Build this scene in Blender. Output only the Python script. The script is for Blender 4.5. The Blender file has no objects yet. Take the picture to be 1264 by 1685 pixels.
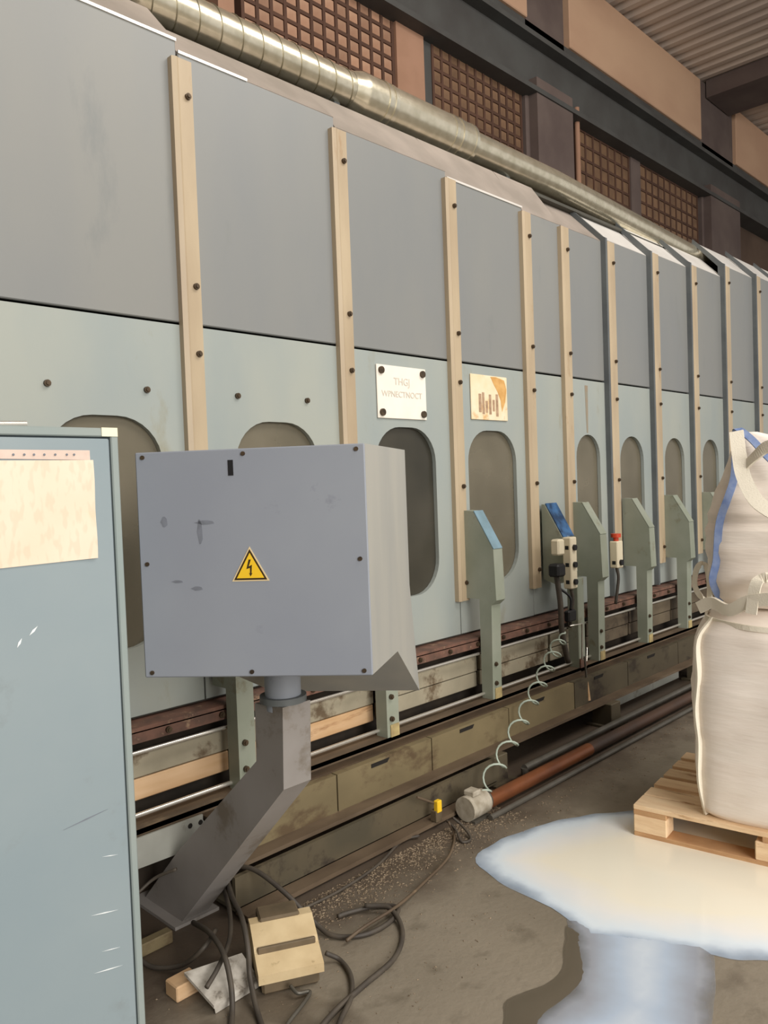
import bpy, bmesh, math, random
from mathutils import Vector, Matrix, noise
random.seed(7)
SC = bpy.context.scene
COL = SC.collection
PI = math.pi
# ------------------------------------------------------------------ camera
W, H = 1264, 1685
FPX = 1300.0; CH = 1.6
A = math.radians(44.3); P = math.radians(1.9); RL = math.radians(2.1)
Fv = Vector((math.cos(A)*math.cos(P), math.sin(A)*math.cos(P), -math.sin(P)))
R0 = Vector((math.sin(A), -math.cos(A), 0)); U0 = R0.cross(Fv)
Rv = R0*math.cos(RL) - U0*math.sin(RL); Uv = U0*math.cos(RL) + R0*math.sin(RL)
CAMP = Vector((0, 0, CH))
cam = bpy.data.cameras.new('camera'); camo = bpy.data.objects.new('camera', cam); COL.objects.link(camo)
cam.sensor_fit = 'VERTICAL'; cam.sensor_height = 36; cam.lens = FPX/H*36; cam.clip_start = .02
camo.matrix_world = Matrix(((Rv.x, Uv.x, -Fv.x, 0), (Rv.y, Uv.y, -Fv.y, 0), (Rv.z, Uv.z, -Fv.z, CH), (0, 0, 0, 1)))
SC.camera = camo
# ------------------------------------------------------------------ world and light
def lin(c):
    c = c/255.0
    return c/12.92 if c <= .04045 else ((c+.055)/1.055)**2.4
def rgb(r, g, b): return (lin(r), lin(g), lin(b), 1)
w = bpy.data.worlds.new('world'); SC.world = w; w.use_nodes = True
bg = w.node_tree.nodes['Background']; bg.inputs[0].default_value = (1.0, .97, .93, 1); bg.inputs[1].default_value = .5
def area(name, loc, target, sx, sy, power, col):
    l = bpy.data.lights.new(name, 'AREA'); l.shape = 'RECTANGLE'; l.size = sx; l.size_y = sy; l.energy = power; l.color = col
    o = bpy.data.objects.new(name, l); COL.objects.link(o); o.location = loc
    o.rotation_euler = (Vector(target)-Vector(loc)).to_track_quat('-Z', 'Y').to_euler()
    return o
area('daylight_gate', (-.5, -8.5, 4.2), (3.4, 2.2, 1.2), 6, 5, 920, (1, .97, .92))
area('roof_light', (4.5, -2.0, 7.6), (4.2, 2.2, 0), 6, 2.5, 330, (1, .96, .9))
SC.view_settings.view_transform = 'Standard'; SC.view_settings.look = 'None'
SC.view_settings.exposure = 0.12; SC.view_settings.gamma = 1.0; SC.view_settings.use_curve_mapping = False
# ------------------------------------------------------------------ helpers
def ray(px, py): return Fv + Rv*((px-W/2)/FPX) + Uv*((H/2-py)/FPX)
def aX(px, py, X): d = ray(px, py); return CAMP + d*(X/d.x)
def aY(px, py, Y): d = ray(px, py); return CAMP + d*(Y/d.y)
def aZ(px, py, Z=0.0): d = ray(px, py); return CAMP + d*((Z-CH)/d.z)

def mat(name, c1, c2=None, rough=.6, metal=0.0, scale=3.0, stretch=(1, 1, 1), lo=.35, hi=.65, bump=0.0, bscale=60.0, spec=.4, c3=None, s3=9.0, t3=.62, rand=0.0):
    """painted / plain surface: two noise-mixed colours, optional third for stains"""
    m = bpy.data.materials.new(name); m.use_nodes = True; nt = m.node_tree; N = nt.nodes; L = nt.links
    b = N['Principled BSDF']; b.inputs['Roughness'].default_value = rough; b.inputs['Metallic'].default_value = metal
    b.inputs['Specular IOR Level'].default_value = spec
    tc = N.new('ShaderNodeTexCoord'); mp = N.new('ShaderNodeMapping'); L.new(tc.outputs['Object'], mp.inputs[0]); mp.inputs['Scale'].default_value = stretch
    out = None
    if c2 is None: c2 = c1
    n = N.new('ShaderNodeTexNoise'); n.inputs['Scale'].default_value = scale; n.inputs['Detail'].default_value = 6; L.new(mp.outputs[0], n.inputs['Vector'])
    mr = N.new('ShaderNodeMapRange'); mr.inputs[1].default_value = lo; mr.inputs[2].default_value = hi; L.new(n.outputs['Fac'], mr.inputs[0])
    mx = N.new('ShaderNodeMix'); mx.data_type = 'RGBA'; L.new(mr.outputs[0], mx.inputs[0]); mx.inputs[6].default_value = c1; mx.inputs[7].default_value = c2
    out = mx.outputs[2]
    if c3 is not None:
        n3 = N.new('ShaderNodeTexNoise'); n3.inputs['Scale'].default_value = s3; n3.inputs['Detail'].default_value = 8; n3.inputs['Roughness'].default_value = .65; L.new(mp.outputs[0], n3.inputs['Vector'])
        m3 = N.new('ShaderNodeMapRange'); m3.inputs[1].default_value = t3; m3.inputs[2].default_value = t3+.1; L.new(n3.outputs['Fac'], m3.inputs[0])
        x3 = N.new('ShaderNodeMix'); x3.data_type = 'RGBA'; L.new(m3.outputs[0], x3.inputs[0]); L.new(out, x3.inputs[6]); x3.inputs[7].default_value = c3; out = x3.outputs[2]
    if rand > 0:
        oi = N.new('ShaderNodeObjectInfo'); hs = N.new('ShaderNodeHueSaturation'); r = N.new('ShaderNodeMapRange')
        r.inputs[3].default_value = 1-rand; r.inputs[4].default_value = 1+rand; L.new(oi.outputs['Random'], r.inputs[0]); L.new(r.outputs[0], hs.inputs['Value']); L.new(out, hs.inputs['Color']); out = hs.outputs[0]
    L.new(out, b.inputs['Base Color'])
    if bump > 0:
        nb = N.new('ShaderNodeTexNoise'); nb.inputs['Scale'].default_value = bscale; nb.inputs['Detail'].default_value = 4; L.new(mp.outputs[0], nb.inputs['Vector'])
        bp = N.new('ShaderNodeBump'); bp.inputs['Strength'].default_value = bump; bp.inputs['Distance'].default_value = .01; L.new(nb.outputs['Fac'], bp.inputs['Height']); L.new(bp.outputs[0], b.inputs['Normal'])
    return m

class MB:
    def __init__(s): s.v = []; s.f = []; s.sm = []
    def add(s, vs, fs, smooth=False):
        o = len(s.v); s.v += [Vector(q) for q in vs]
        for f in fs: s.f.append([i+o for i in f]); s.sm.append(smooth)
        return s
    def box(s, x0, x1, y0, y1, z0, z1, c=0.0):
        if c <= 0:
            return s.add([(x, y, z) for z in (z0, z1) for y in (y0, y1) for x in (x0, x1)], [(0, 2, 3, 1), (4, 5, 7, 6), (0, 1, 5, 4), (2, 6, 7, 3), (0, 4, 6, 2), (1, 3, 7, 5)])
        bm = bmesh.new(); bmesh.ops.create_cube(bm, size=1)
        for q in bm.verts: q.co = Vector(((x0+x1)/2+q.co.x*(x1-x0), (y0+y1)/2+q.co.y*(y1-y0), (z0+z1)/2+q.co.z*(z1-z0)))
        bmesh.ops.bevel(bm, geom=bm.edges[:], offset=c, segments=1, affect='EDGES', profile=.5)
        return s.bm(bm)
    def bm(s, bm, smooth=False):
        bm.verts.index_update(); bmesh.ops.recalc_face_normals(bm, faces=bm.faces[:])
        s.add([q.co.copy() for q in bm.verts], [[q.index for q in f.verts] for f in bm.faces], smooth); bm.free(); return s
    def prism(s, poly, axis, a, b):
        """poly: 2-D outline; extruded along axis ('x': poly is (y,z); 'y': (x,z); 'z': (x,y))"""
        n = len(poly)
        def mk(q, t): return (t, q[0], q[1]) if axis == 'x' else ((q[0], t, q[1]) if axis == 'y' else (q[0], q[1], t))
        vs = [mk(q, a) for q in poly] + [mk(q, b) for q in poly]
        fs = [list(range(n))[::-1], list(range(n, 2*n))] + [(i, (i+1) % n, n+(i+1) % n, n+i) for i in range(n)]
        bm = bmesh.new(); bv = [bm.verts.new(q) for q in vs]
        for f in fs: bm.faces.new([bv[i] for i in f])
        bmesh.ops.recalc_face_normals(bm, faces=bm.faces[:])
        return s.bm(bm)
    def quad_slab(s, p, t):
        """four corner points thickened by vector t"""
        p = [Vector(q) for q in p]; t = Vector(t); vs = p+[q+t for q in p]
        bm = bmesh.new(); bv = [bm.verts.new(q) for q in vs]
        for f in [(0, 1, 2, 3), (7, 6, 5, 4), (0, 4, 5, 1), (1, 5, 6, 2), (2, 6, 7, 3), (3, 7, 4, 0)]: bm.faces.new([bv[i] for i in f])
        return s.bm(bm)
    def cyl(s, p0, p1, r, n=12, r1=None, caps=True, smooth=True):
        p0 = Vector(p0); p1 = Vector(p1); r1 = r if r1 is None else r1
        d = (p1-p0).normalized(); u = d.orthogonal().normalized(); v = d.cross(u)
        ring = lambda c, q: [c+(u*math.cos(2*PI*i/n)+v*math.sin(2*PI*i/n))*q for i in range(n)]
        s.add(ring(p0, r)+ring(p1, r1), [(i, (i+1) % n, n+(i+1) % n, n+i) for i in range(n)], smooth)
        if caps:
            s.add(ring(p0, r), [list(range(n))[::-1]]); s.add(ring(p1, r1), [list(range(n))])
        return s
    def tube(s, pts, r, n=8, sub=6, smooth_path=True):
        pts = [Vector(q) for q in pts]
        if smooth_path and len(pts) > 2:
            P2 = [pts[0]*2-pts[1]]+pts+[pts[-1]*2-pts[-2]]; out = []
            for i in range(1, len(P2)-2):
                a, b, c, d = P2[i-1:i+3]
                for k in range(sub):
                    t = k/sub; out.append(.5*((2*b)+(c-a)*t+(2*a-5*b+4*c-d)*t*t+(3*b-a-3*c+d)*t**3))
            out.append(pts[-1]); pts = out
        vs = []; fs = []; u = None
        for i, q in enumerate(pts):
            d = (pts[min(i+1, len(pts)-1)]-pts[max(i-1, 0)]).normalized()
            u = d.orthogonal().normalized() if u is None else (u-d*u.dot(d)).normalized()
            v = d.cross(u); vs += [q+(u*math.cos(2*PI*k/n)+v*math.sin(2*PI*k/n))*r for k in range(n)]
        for i in range(len(pts)-1):
            for k in range(n): fs.append((i*n+k, i*n+(k+1) % n, (i+1)*n+(k+1) % n, (i+1)*n+k))
        fs += [list(range(n))[::-1], list(range(len(vs)-n, len(vs)))]
        return s.add(vs, fs, True)
    def ribbon(s, pts, wdir, width, thick=.004, sub=6):
        """flat band following pts, its width along wdir (vector or list)"""
        pts = [Vector(q) for q in pts]; P2 = [pts[0]*2-pts[1]]+pts+[pts[-1]*2-pts[-2]]; out = []
        for i in range(1, len(P2)-2):
            a, b, c, d = P2[i-1:i+3]
            for k in range(sub):
                t = k/sub; out.append(.5*((2*b)+(c-a)*t+(2*a-5*b+4*c-d)*t*t+(3*b-a-3*c+d)*t**3))
        out.append(pts[-1]); vs = []; fs = []
        for i, q in enumerate(out):
            d = (out[min(i+1, len(out)-1)]-out[max(i-1, 0)]).normalized(); wv = Vector(wdir); wv = (wv-d*wv.dot(d)).normalized(); nv = d.cross(wv)
            vs += [q+wv*width/2+nv*thick, q-wv*width/2+nv*thick, q-wv*width/2-nv*thick, q+wv*width/2-nv*thick]
        for i in range(len(out)-1):
            for k in range(4): fs.append((i*4+k, i*4+(k+1) % 4, (i+1)*4+(k+1) % 4, (i+1)*4+k))
        fs += [(3, 2, 1, 0), tuple(range(len(vs)-4, len(vs)))]
        return s.add(vs, fs, False)
    def xf(s, M):
        s.v = [M @ q for q in s.v]; return s
    def mesh(s, name, m):
        me = bpy.data.meshes.new(name); me.from_pydata([tuple(q) for q in s.v], [], s.f); me.update()
        me.polygons.foreach_set('use_smooth', s.sm)
        if m: me.materials.append(m)
        return me
OFF = {}
def obj(name, mb, m, parent=None, at=None):
    """link one mesh object. Coordinates are world; they are re-based on the parent's place. at: own origin (mesh then is local to it)"""
    base = OFF[parent.name] if parent else Vector((0, 0, 0))
    if at is None:
        if parent: mb.v = [q-base for q in mb.v]
        loc = Vector((0, 0, 0)); here = base
    else:
        loc = Vector(at)-base; here = Vector(at)
    o = bpy.data.objects.new(name, mb.mesh(name, m)); COL.objects.link(o); o.parent = parent; o.location = loc; OFF[o.name] = here
    return o
def inst(src, parent, at, name=None):
    o = src.copy(); COL.objects.link(o); o.parent = parent; o.location = Vector(at)-(OFF[parent.name] if parent else Vector((0, 0, 0))); OFF[o.name] = Vector(at); return o
def tag(o, label, cat, group=None):
    o['label'] = label; o['category'] = cat
    if group: o['group'] = group
    return o
def thing(name, loc, label, cat, group=None):
    o = bpy.data.objects.new(name, None); COL.objects.link(o); o.location = loc; o.empty_display_size = .1; OFF[o.name] = Vector(loc)
    return tag(o, label, cat, group)
def struct(name, mb, m):
    o = obj(name, mb, m); o['kind'] = 'structure'; return o
def text_part(name, s, m, parent, loc, size, rot, align='CENTER'):
    c = bpy.data.curves.new(name, 'FONT'); c.body = s; c.size = size; c.extrude = .0006; c.align_x = align; c.materials.append(m)
    o = bpy.data.objects.new(name, c); COL.objects.link(o); bpy.context.view_layer.update()
    me = bpy.data.meshes.new_from_object(o.evaluated_get(bpy.context.evaluated_depsgraph_get())); bpy.data.objects.remove(o)
    o = bpy.data.objects.new(name, me); COL.objects.link(o); o.parent = parent; o.location = Vector(loc)-OFF[parent.name]; o.rotation_euler = rot; OFF[o.name] = Vector(loc); return o
def rounded(cx, cz, w_, h_, r, n=8):
    pts = []
    for qx, qz, a0 in ((1, 1, 0), (-1, 1, 90), (-1, -1, 180), (1, -1, 270)):
        for k in range(n+1):
            a = math.radians(a0+90*k/n); pts.append((cx+qx*(w_/2-r)+r*math.cos(a), cz+qz*(h_/2-r)+r*math.sin(a)))
    return pts
def panel_with_hole(x0, x1, z0, z1, y, t, hole):
    bm = bmesh.new()
    def loop(pts, yy): return [bm.verts.new((q[0], yy, q[1])) for q in pts]
    outer = [(x0, z0), (x1, z0), (x1, z1), (x0, z1)]
    rings = []
    for yy in (y, y+t):
        o = loop(outer, yy); i = loop(hole, yy)
        ed = [bm.edges.new((r[k], r[(k+1) % len(r)])) for r in (o, i) for k in range(len(r))]
        bmesh.ops.triangle_fill(bm, edges=ed, use_beauty=True, use_dissolve=False); rings.append((o, i))
    for j in (0, 1):
        a, b = rings[0][j], rings[1][j]
        for k in range(len(a)): bm.faces.new((a[k], a[(k+1) % len(a)], b[(k+1) % len(a)], b[k]))
    return MB().bm(bm)

# ------------------------------------------------------------------ materials
M = {}
M['paint'] = mat('grey_blue_paint', rgb(130, 132, 132), rgb(138, 138, 134), rough=.42, scale=1.6, stretch=(1, 1, .35), c3=rgb(128, 130, 128), s3=3.5, t3=.6, spec=.45, rand=.03, bump=.04, bscale=5)
M['paint_low'] = mat('grey_green_paint', rgb(152, 160, 158), rgb(164, 168, 160), rough=.45, scale=2.2, stretch=(1, 1, .4), c3=rgb(148, 146, 128), s3=2.6, t3=.6, rand=.03, bump=.04, bscale=5)
M['hood'] = mat('dusty_hood_sheet', rgb(150, 140, 130), rgb(168, 156, 146), rough=.6, scale=4)
M['hood_lit'] = mat('lit_hood_sheet', rgb(214, 210, 204), rgb(226, 222, 216), rough=.55, scale=4)  # light from above on the right-hand hoods, painted as a paler colour
M['alu'] = mat('bright_edge_trim', rgb(235, 230, 222), rough=.3, metal=.3)
M['cream'] = mat('cream_painted_strip', rgb(172, 153, 127), rgb(188, 170, 142), rough=.45, scale=6, stretch=(1, 1, .25), c3=rgb(160, 130, 96), s3=7, t3=.62)
M['flange'] = mat('dark_grey_blue_flange', rgb(90, 94, 96), rgb(104, 108, 108), rough=.45, scale=4)
M['bolt'] = mat('dark_bolt_steel', rgb(70, 60, 50), rgb(96, 80, 62), rough=.45, metal=.5, scale=40)
M['bracket'] = mat('bracket_grey_green', rgb(140, 146, 130), rgb(152, 156, 142), rough=.5, scale=5, c3=rgb(120, 112, 88), s3=4, t3=.6, rand=.05)
M['bracket_foot'] = mat('bracket_foot_cream', rgb(190, 172, 120), rgb(160, 140, 100), rough=.6, scale=20)
M['rod'] = mat('bright_steel_rod', rgb(225, 220, 210), rough=.25, metal=.75)
M['rust'] = mat('rusty_ledge', rgb(122, 88, 74), rgb(92, 70, 60), rough=.75, scale=14, c3=rgb(150, 124, 100), s3=18, t3=.58)
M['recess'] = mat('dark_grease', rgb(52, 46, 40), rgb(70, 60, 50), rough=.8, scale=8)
M['board_grey'] = mat('grey_backing_board', rgb(150, 142, 122), rgb(168, 158, 136), rough=.65, scale=5, c3=rgb(104, 88, 68), s3=5, t3=.53)
M['board_wood'] = mat('pale_timber_board', rgb(214, 180, 142), rgb(198, 160, 118), rough=.7, scale=9, stretch=(.3, 1, 2), c3=rgb(160, 118, 80), s3=8, t3=.56)
M['rail'] = mat('greasy_brown_rail', rgb(110, 94, 76), rgb(84, 70, 56), rough=.5, scale=7, stretch=(.4, 1, 1), c3=rgb(140, 120, 94), s3=6, t3=.6)
M['rail_dark'] = mat('dark_brown_rail', rgb(66, 54, 42), rgb(84, 68, 52), rough=.55, scale=8)
M['channel'] = mat('olive_beige_channel', rgb(132, 118, 88), rgb(112, 100, 74), rough=.55, scale=3, stretch=(.6, 1, 1), c3=rgb(92, 76, 56), s3=5, t3=.53)
M['channel_oily_shaded'] = mat('oily_shaded_channel', rgb(92, 84, 66), rgb(76, 68, 54), rough=.5, scale=3, stretch=(.6, 1, 1), c3=rgb(54, 46, 38), s3=5, t3=.56)  # far channels: grime plus the bags' soft shade put into the colour
M['board_dirty_shaded'] = mat('dirty_shaded_board', rgb(112, 100, 82), rgb(92, 80, 66), rough=.65, scale=5, c3=rgb(66, 56, 46), s3=5, t3=.54)  # far boards darkened likewise, dirt and shade together in the colour
M['slot'] = mat('slot_black', rgb(30, 26, 22), rough=.8)
M['beam'] = mat('dark_oily_beam', rgb(78, 72, 58), rgb(94, 84, 66), rough=.55, scale=4, c3=rgb(58, 50, 42), s3=6, t3=.56)
M['plate'] = mat('pale_grey_plate', rgb(160, 160, 152), rgb(140, 140, 132), rough=.5, scale=4, c3=rgb(112, 108, 96), s3=5, t3=.58)
def pane_mat(name, ca, cb_):
    m = bpy.data.materials.new(name); m.use_nodes = True; nt = m.node_tree; N = nt.nodes; L = nt.links
    b = N['Principled BSDF']; b.inputs['Roughness'].default_value = .22; b.inputs['Specular IOR Level'].default_value = .5
    tc = N.new('ShaderNodeTexCoord'); n = N.new('ShaderNodeTexNoise'); n.inputs['Scale'].default_value = 2.2; n.inputs['Detail'].default_value = 5; L.new(tc.outputs['Object'], n.inputs[0])
    r = N.new('ShaderNodeValToRGB'); r.color_ramp.elements[0].position = .35; r.color_ramp.elements[0].color = ca; r.color_ramp.elements[1].position = .65; r.color_ramp.elements[1].color = cb_
    L.new(n.outputs['Fac'], r.inputs[0]); L.new(r.outputs[0], b.inputs['Base Color'])
    t = N.new('ShaderNodeBsdfTransparent'); t.inputs[0].default_value = (.8, .78, .7, 1); mx = N.new('ShaderNodeMixShader'); mx.inputs[0].default_value = .4
    L.new(b.outputs[0], mx.inputs[1]); L.new(t.outputs[0], mx.inputs[2]); L.new(mx.outputs[0], N['Material Output'].inputs[0]); return m
M['pane'] = pane_mat('dusty_window_pane', rgb(122, 115, 98), rgb(142, 134, 116))
M['pane_dark'] = pane_mat('dark_window_pane', rgb(70, 68, 60), rgb(88, 84, 74))  # darker pane colour for the third window
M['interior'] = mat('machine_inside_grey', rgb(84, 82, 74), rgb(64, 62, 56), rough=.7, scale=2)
def galv():
    m = mat('galvanised_steel', rgb(236, 228, 206), rgb(216, 208, 184), rough=.26, metal=.85, scale=18, bump=.05, bscale=40); return m
M['galv'] = galv()
M['galv_seam'] = mat('galvanised_seam', rgb(160, 152, 128), rough=.4, metal=.8)
M['clamp'] = mat('bright_clamp_band', rgb(232, 226, 206), rough=.25, metal=.9)
M['box'] = mat('blue_grey_box_paint', rgb(143, 148, 158), rgb(150, 155, 163), rough=.5, scale=2.2, c3=rgb(122, 126, 136), s3=4, t3=.64, spec=.35)
M['box_side'] = mat('pale_grey_box_paint', rgb(156, 156, 152), rgb(170, 168, 160), rough=.4, scale=3, stretch=(2, 2, .3))
M['arm'] = mat('arm_grey_paint', rgb(156, 150, 146), rgb(144, 138, 132), rough=.5, scale=4, c3=rgb(120, 110, 98), s3=4, t3=.56)
M['cab'] = mat('cabinet_grey_blue', rgb(138, 152, 158), rgb(146, 158, 162), rough=.4, scale=2, c3=rgb(134, 144, 146), s3=3, t3=.58, spec=.45)
M['cab_frame'] = mat('cabinet_frame_grey', rgb(142, 154, 152), rgb(152, 160, 156), rough=.4, scale=3)
M['gap'] = mat('door_seal_dark', rgb(46, 56, 60), rough=.7)
M['scratch'] = mat('white_scratch', rgb(232, 236, 236), rough=.6)
M['scuff'] = mat('dark_scuff', rgb(112, 116, 124), rgb(124, 128, 138), rough=.6, scale=30)
M['black'] = mat('black_plastic', rgb(30, 30, 32), rough=.5)
M['yellow'] = mat('warning_yellow', rgb(246, 200, 44), rough=.5)
M['cream_edge'] = mat('sticker_edge', rgb(228, 205, 160), rough=.5)
M['ink'] = mat('black_ink', rgb(58, 44, 20), rough=.5)
M['white_sign'] = mat('white_notice', rgb(240, 232, 218), rgb(246, 238, 226), rough=.5, scale=8)
M['rust_sign'] = mat('stained_notice', rgb(240, 226, 196), rgb(234, 212, 172), rough=.55, scale=10, c3=rgb(214, 158, 84), s3=6, t3=.56)
M['faint'] = mat('faded_ink', rgb(216, 206, 190), rough=.6)
M['faded'] = mat('faded_brown_print', rgb(160, 130, 104), rgb(188, 158, 130), rough=.6, scale=40)
M['label'] = mat('pale_label', rgb(240, 236, 206), rough=.5)
M['concrete'] = mat('x', rgb(1, 1, 1))
M['wood'] = mat('pallet_wood', rgb(244, 216, 178), rgb(228, 194, 154), rough=.75, scale=5, stretch=(6, 1, 6), c3=rgb(180, 138, 96), s3=4, t3=.6, rand=.12, bump=.2, bscale=30)
M['wood_dark'] = mat('pallet_wood_dark', rgb(206, 166, 122), rgb(184, 142, 102), rough=.8, scale=6, stretch=(1, 1, 3), rand=.12)
M['fabric'] = mat('woven_white_fabric', rgb(242, 230, 218), rgb(247, 237, 226), rough=.85, scale=3, bump=.5, bscale=5, stretch=(1, 1, 7), spec=.2)
M['loop'] = mat('cream_webbing', rgb(240, 232, 214), rough=.85, bump=.2, bscale=200)
M['blue_strap'] = mat('blue_webbing', rgb(104, 124, 168), rgb(128, 144, 178), rough=.8, scale=30)
M['cable'] = mat('black_cable', rgb(66, 60, 54), rgb(84, 76, 66), rough=.55, scale=12)
M['hose'] = mat('pale_green_hose', rgb(178, 190, 176), rough=.35)
M['ochre'] = mat('cream_yellow_plastic', rgb(214, 192, 152), rgb(196, 172, 132), rough=.6, scale=10, c3=rgb(140, 116, 78), s3=14, t3=.6)
M['dirty_white'] = mat('dirty_white_plate', rgb(206, 200, 190), rgb(150, 142, 130), rough=.55, scale=16, c3=rgb(96, 88, 78), s3=16, t3=.56)
M['dkbox'] = mat('dusty_brown_box', rgb(116, 100, 78), rgb(92, 80, 62), rough=.7, scale=10)
M['pipe_sunlit'] = mat('sunlit_rusty_pipe', rgb(150, 92, 56), rgb(112, 68, 46), rough=.35, metal=.35, scale=7, stretch=(.4, 1, 1))  # sunlit stretch of the rusty pipe, painted in as orange
M['pipe_dark'] = mat('dark_rusty_pipe', rgb(88, 66, 54), rgb(70, 56, 48), rough=.5, metal=.2, scale=7, stretch=(.4, 1, 1))
M['pipe_grey'] = mat('dull_grey_pipe', rgb(110, 106, 98), rgb(90, 86, 78), rough=.4, metal=.4, scale=6)
M['motor'] = mat('pale_motor_casing', rgb(188, 180, 164), rgb(150, 140, 122), rough=.5, scale=20)
M['red'] = mat('red_mushroom', rgb(206, 74, 46), rough=.35)
M['blue_top'] = mat('blue_desk_top', rgb(70, 112, 158), rgb(40, 62, 92), rough=.3, scale=16, c3=rgb(160, 184, 200), s3=14, t3=.64)
M['blue_flange'] = mat('blue_tinted_flange', rgb(130, 158, 172), rgb(116, 140, 150), rough=.35, scale=12)
M['pend'] = mat('cream_pendant', rgb(226, 214, 186), rough=.5)
M['wallm'] = mat('brown_hall_wall', rgb(104, 84, 70), rgb(88, 70, 58), rough=.9, scale=1.2)
M['fascia'] = mat('salmon_fascia_board', rgb(210, 174, 144), rgb(200, 162, 134), rough=.8, scale=.8, stretch=(1, 1, 2), rand=.04)
M['mull'] = mat('beige_mullion', rgb(176, 136, 112), rgb(160, 122, 98), rough=.8, scale=2)
M['runway'] = mat('dark_green_grey_steel', rgb(84, 84, 82), rgb(74, 72, 70), rough=.7, scale=2)
M['col'] = mat('dark_brown_steel', rgb(110, 96, 90), rgb(96, 82, 78), rough=.8, scale=2)
M['lattice'] = mat('brown_lattice_bar', rgb(96, 68, 54), rgb(82, 58, 46), rough=.8, scale=3)
M['block'] = mat('brown_glass_block', rgb(186, 150, 124), rgb(164, 124, 100), rough=.45, scale=5, rand=.2)
M['block_dark'] = mat('dark_glass_block', rgb(138, 108, 82), rgb(116, 90, 70), rough=.45, scale=5, rand=.15)
M['ceil'] = mat('brown_corrugated_roof', rgb(206, 190, 176), rgb(190, 174, 162), rough=.8, scale=1)
M['chip'] = mat('pale_chip', rgb(160, 142, 118), rgb(84, 70, 56), rough=.85, scale=200)

def concrete():
    m = bpy.data.materials.new('worn_concrete'); m.use_nodes = True; nt = m.node_tree; N = nt.nodes; L = nt.links; b = N['Principled BSDF']
    tc = N.new('ShaderNodeTexCoord'); co = tc.outputs['Object']
    def nz(s, d=6, r=.55): n = N.new('ShaderNodeTexNoise'); n.inputs['Scale'].default_value = s; n.inputs['Detail'].default_value = d; n.inputs['Roughness'].default_value = r; L.new(co, n.inputs[0]); return n.outputs['Fac']
    def rng(i, a, c): q = N.new('ShaderNodeMapRange'); q.inputs[1].default_value = a; q.inputs[2].default_value = c; L.new(i, q.inputs[0]); return q.outputs[0]
    def mixc(f, a, c):
        q = N.new('ShaderNodeMix'); q.data_type = 'RGBA'; L.new(f, q.inputs[0])
        for k, s in ((6, a), (7, c)):
            if isinstance(s, tuple): q.inputs[k].default_value = s
            else: L.new(s, q.inputs[k])
        return q.outputs[2]
    base = mixc(rng(nz(1.1), .35, .65), rgb(126, 117, 102), rgb(142, 132, 116))
    base = mixc(rng(nz(9), .55, .75), base, rgb(112, 103, 88))
    base = mixc(rng(nz(2.3, 3, .4), .62, .66), base, rgb(106, 96, 82))
    sp = N.new('ShaderNodeSeparateXYZ'); L.new(co, sp.inputs[0])
    ad = N.new('ShaderNodeMath'); ad.operation = 'MULTIPLY_ADD'; L.new(nz(5), ad.inputs[0]); ad.inputs[1].default_value = .5; L.new(sp.outputs[1], ad.inputs[2])
    base = mixc(rng(ad.outputs[0], 2.2, 2.55), base, rgb(84, 72, 60))     # oil and dirt tracked along the machine's foot
    L.new(base, b.inputs['Base Color'])
    L.new(rng(nz(1.7), .3, .8), b.inputs['Roughness']); b.inputs['Roughness'].default_value = .6
    rr = N.new('ShaderNodeMapRange'); rr.inputs[1].default_value = .3; rr.inputs[2].default_value = .7; rr.inputs[3].default_value = .4; rr.inputs[4].default_value = .75; L.new(nz(1.7), rr.inputs[0]); L.new(rr.outputs[0], b.inputs['Roughness'])
    bp = N.new('ShaderNodeBump'); bp.inputs['Strength'].default_value = .25; bp.inputs['Distance'].default_value = .01; L.new(nz(40), bp.inputs['Height']); L.new(bp.outputs[0], b.inputs['Normal'])
    return m
M['concrete'] = concrete()

# ------------------------------------------------------------------ the hall
struct('floor', MB().box(-3, 32, -10, 5.6, -.1, 0), M['concrete'])
WY = 5.5
struct('wall_back', MB().box(-3, 32, WY+.1, WY+.35, 0, 8.5), M['wallm'])
struct('wall_left', MB().box(-3.2, -3, -3.2, WY+.1, 0, 8.3), M['wallm'])
# corrugated ceiling, ribs running towards the viewer's side
mb = MB(); prof = []; x = -3.0
while x < 32:
    prof += [(x, 8.22), (x+.10, 8.22), (x+.14, 8.28), (x+.24, 8.28)]; x += .28
poly = prof + [(x, 8.22), (x, 8.4), (-3, 8.4)]
vs = [(q[0], WY+.3, q[1]) for q in prof] + [(q[0], -3.2, q[1]) for q in prof]; n = len(prof)
mb.add(vs, [(i, i+1, n+i+1, n+i) for i in range(n-1)]); mb.box(-3, 32, -3.2, WY+.3, 8.30, 8.4)
struct('ceiling', mb, M['ceil'])
# salmon fascia boards under the roof, the crane runway under them, steel columns
k = 1
for x0, x1 in ((-2.4, 2.6), (3.6, 8.3), (9.27, 13.42), (14.96, 19.5), (20.9, 25.2)):
    struct('trim_%d' % k, MB().box(x0, x1, WY-.12, WY+.1, 7.17, 8.16, .01), M['fascia']); k += 1
struct('trim_%d' % k, MB().box(-3, 32, WY-.22, WY+.1, 6.26, 6.32).box(-3, 32, WY-.09, WY+.1, 6.32, 6.90).box(-3, 32, WY-.24, WY+.1, 6.88, 6.94).box(-3, 32, WY-.08, WY+.1, 6.94, 7.17), M['runway']); k += 1
for x0, x1 in ((2.6, 3.6), (8.28, 9.2), (13.5, 14.9), (19.6, 20.8)):
    struct('trim_%d' % k, MB().box(x0, x1, WY-.08, WY+.1, 0, 8.22, .02).box(x0+.05, x1-.05, WY-.2, WY-.08, 0, 6.45), M['col']); k += 1
    struct('trim_%d' % k, MB().box(x0+.2, x1-.2, -3.2, WY-.1, 7.95, 8.24), M['col']); k += 1
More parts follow.
